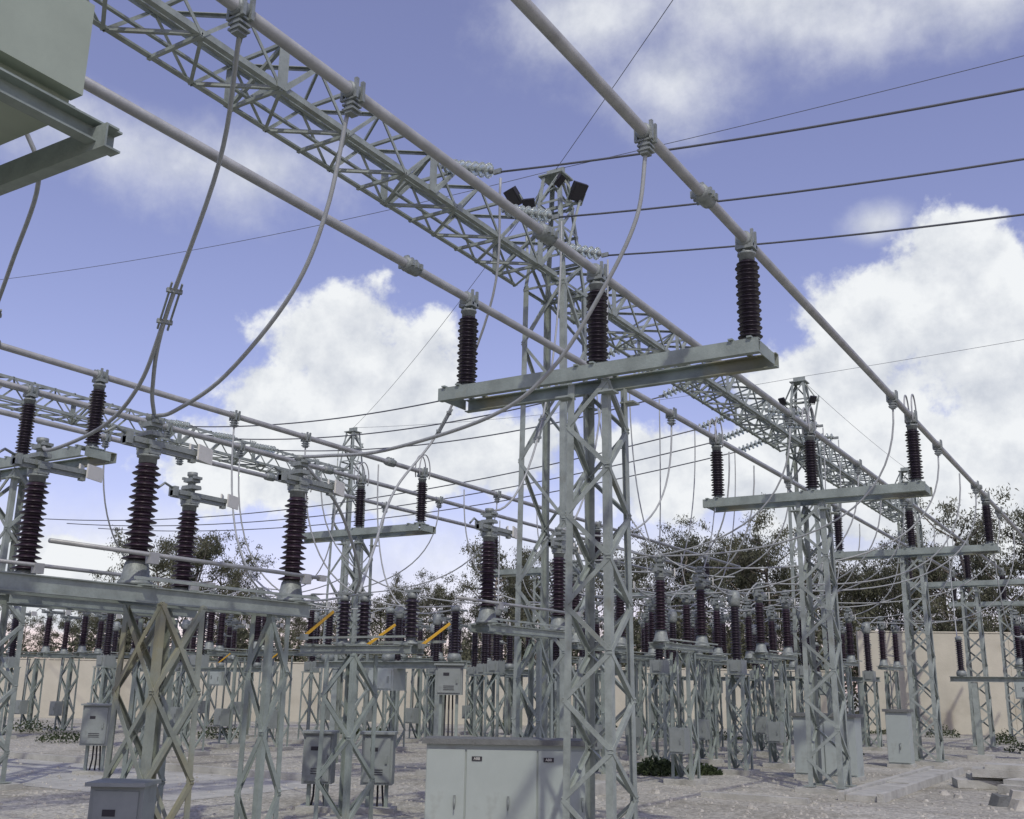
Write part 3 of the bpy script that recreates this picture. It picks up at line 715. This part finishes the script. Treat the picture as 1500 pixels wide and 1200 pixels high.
# ------------------------------------------------------------ sun and sky
el=math.radians(50); az=math.radians(140)
S3=V((math.sin(az)*math.cos(el),math.cos(az)*math.cos(el),math.sin(el)))
L=bpy.data.lights.new('sun','SUN'); L.energy=2.0; L.angle=math.radians(1.2); L.color=(1,.96,.87)
lo=bpy.data.objects.new('sun',L); COL.objects.link(lo); lo.rotation_euler=S3.to_track_quat('Z','Y').to_euler()
w=bpy.data.worlds.new('World'); scn.world=w; w.use_nodes=True; nt=w.node_tree; N=nt.nodes; LK=nt.links
bg=N['Background']; bg.inputs['Strength'].default_value=.115
sky=N.new('ShaderNodeTexSky'); sky.sky_type='NISHITA'; sky.sun_disc=False; sky.sun_elevation=el; sky.sun_rotation=az; sky.air_density=1.0; sky.dust_density=.8; sky.ozone_density=2.0
tc=N.new('ShaderNodeTexCoord'); gen=tc.outputs['Generated']
def math_(op,a,b=None,c=None,clamp=False):
    n=N.new('ShaderNodeMath'); n.operation=op; n.use_clamp=clamp
    for i,x in enumerate((a,b,c)):
        if x is None: continue
        if isinstance(x,(int,float)): n.inputs[i].default_value=x
        else: LK.new(x,n.inputs[i])
    return n.outputs[0]
def vm(op,a,b):
    n=N.new('ShaderNodeVectorMath'); n.operation=op
    for i,x in enumerate((a,b)):
        if isinstance(x,tuple): n.inputs[i].default_value=x
        else: LK.new(x,n.inputs[i])
    return n.outputs['Vector']
def blob(c,rh,rv):
    d=vm('SUBTRACT',gen,c); d=vm('MULTIPLY',d,(1/rh,1/rh,1/rv))
    n=N.new('ShaderNodeVectorMath'); n.operation='LENGTH'; LK.new(d,n.inputs[0])
    return math_('SUBTRACT',1,n.outputs['Value'])
def union(bl):
    o=None
    for b in bl:
        x=blob(*b); o=x if o is None else math_('SMOOTH_MAX',o,x,.25)
    return o
cum=union([((-.641,.700,.310),.08,.07),((-.607,.744,.27),.115,.075),((-.680,.690,.25),.075,.065),((-.552,.803,.215),.13,.055),((-.646,.736,.195),.22,.055),
 ((-.116,.922,.350),.085,.07),((-.182,.923,.325),.09,.065),((-.083,.952,.28),.16,.1),((-.231,.933,.26),.12,.075),((-.164,.961,.19),.24,.1),((-.369,.903,.20),.12,.055),((-.811,.574,.08),.14,.05)])
wis=union([((-.384,.726,.581),.12,.055),((-.328,.78,.534),.09,.055),((-.218,.794,.590),.16,.055),((-.097,.838,.575),.2,.06),((-.686,.572,.450),.2,.05),((-.811,.574,.10),.16,.07),((-.446,.884,.12),.4,.07),((-.1,.99,.12),.4,.08),((-.173,.894,.405),.03,.02)])
def fbm(off,scale,det=9,ro=.6):
    n=N.new('ShaderNodeTexNoise'); n.inputs['Scale'].default_value=scale; n.inputs['Detail'].default_value=det; n.inputs['Roughness'].default_value=ro
    LK.new(vm('ADD',gen,off),n.inputs['Vector']); return n.outputs['Fac']
n1=fbm((0,0,0),13,10,.6); n2=fbm((.010,-.014,.026),13,10,.6)
nw=fbm((3,1,2),6,9,.62)
def sstep(x,a,b):
    n=N.new('ShaderNodeMapRange'); n.interpolation_type='SMOOTHSTEP'; LK.new(x,n.inputs[0]); n.inputs[1].default_value=a; n.inputs[2].default_value=b; return n.outputs[0]
dc=math_('ADD',cum,math_('MULTIPLY',math_('SUBTRACT',n1,.5),1.9))
dens=sstep(dc,.03,.32)
dw=math_('ADD',wis,math_('MULTIPLY',math_('SUBTRACT',nw,.5),2.6))
densw=math_('MULTIPLY',sstep(dw,-.1,1.3),.85)
D=math_('MAXIMUM',dens,densw)
sh=math_('ADD',.76,math_('MULTIPLY',math_('SUBTRACT',n1,n2),2.6)) 
sh=math_('SUBTRACT',sh,math_('MULTIPLY',sstep(dc,.3,1.5),.15))
sh=math_('ADD',sh,.0,clamp=True)
cr=N.new('ShaderNodeMix'); cr.data_type='RGBA'; LK.new(sh,cr.inputs[0]); cr.inputs[6].default_value=(4.6,4.95,5.7,1); cr.inputs[7].default_value=(7.7,7.9,8.1,1)
tint=N.new('ShaderNodeMix'); tint.data_type='RGBA'; tint.blend_type='MULTIPLY'; tint.inputs[0].default_value=1; LK.new(sky.outputs[0],tint.inputs[6]); tint.inputs[7].default_value=(1.42,1.08,1.2,1)
hz=vm('ADD',tint.outputs[2],(.48,.45,.75))
fm=N.new('ShaderNodeMix'); fm.data_type='RGBA'; LK.new(D,fm.inputs[0]); LK.new(hz,fm.inputs[6]); LK.new(cr.outputs[2],fm.inputs[7])
LK.new(fm.outputs[2],bg.inputs['Color'])

# ------------------------------------------------------------ camera
cam=bpy.data.cameras.new('camera'); co=bpy.data.objects.new('camera',cam); COL.objects.link(co); scn.camera=co
cam.sensor_width=36; cam.lens=36*1520/1500; cam.clip_end=5000
co.location=(0,0,1.65)
th=math.radians(31.8); pt=math.radians(14.95)
M=Matrix.Rotation(th,4,'Z')@Matrix.Rotation(math.pi/2+pt,4,'X')@Matrix.Rotation(math.radians(.9),4,'Z')
co.rotation_euler=M.to_euler()
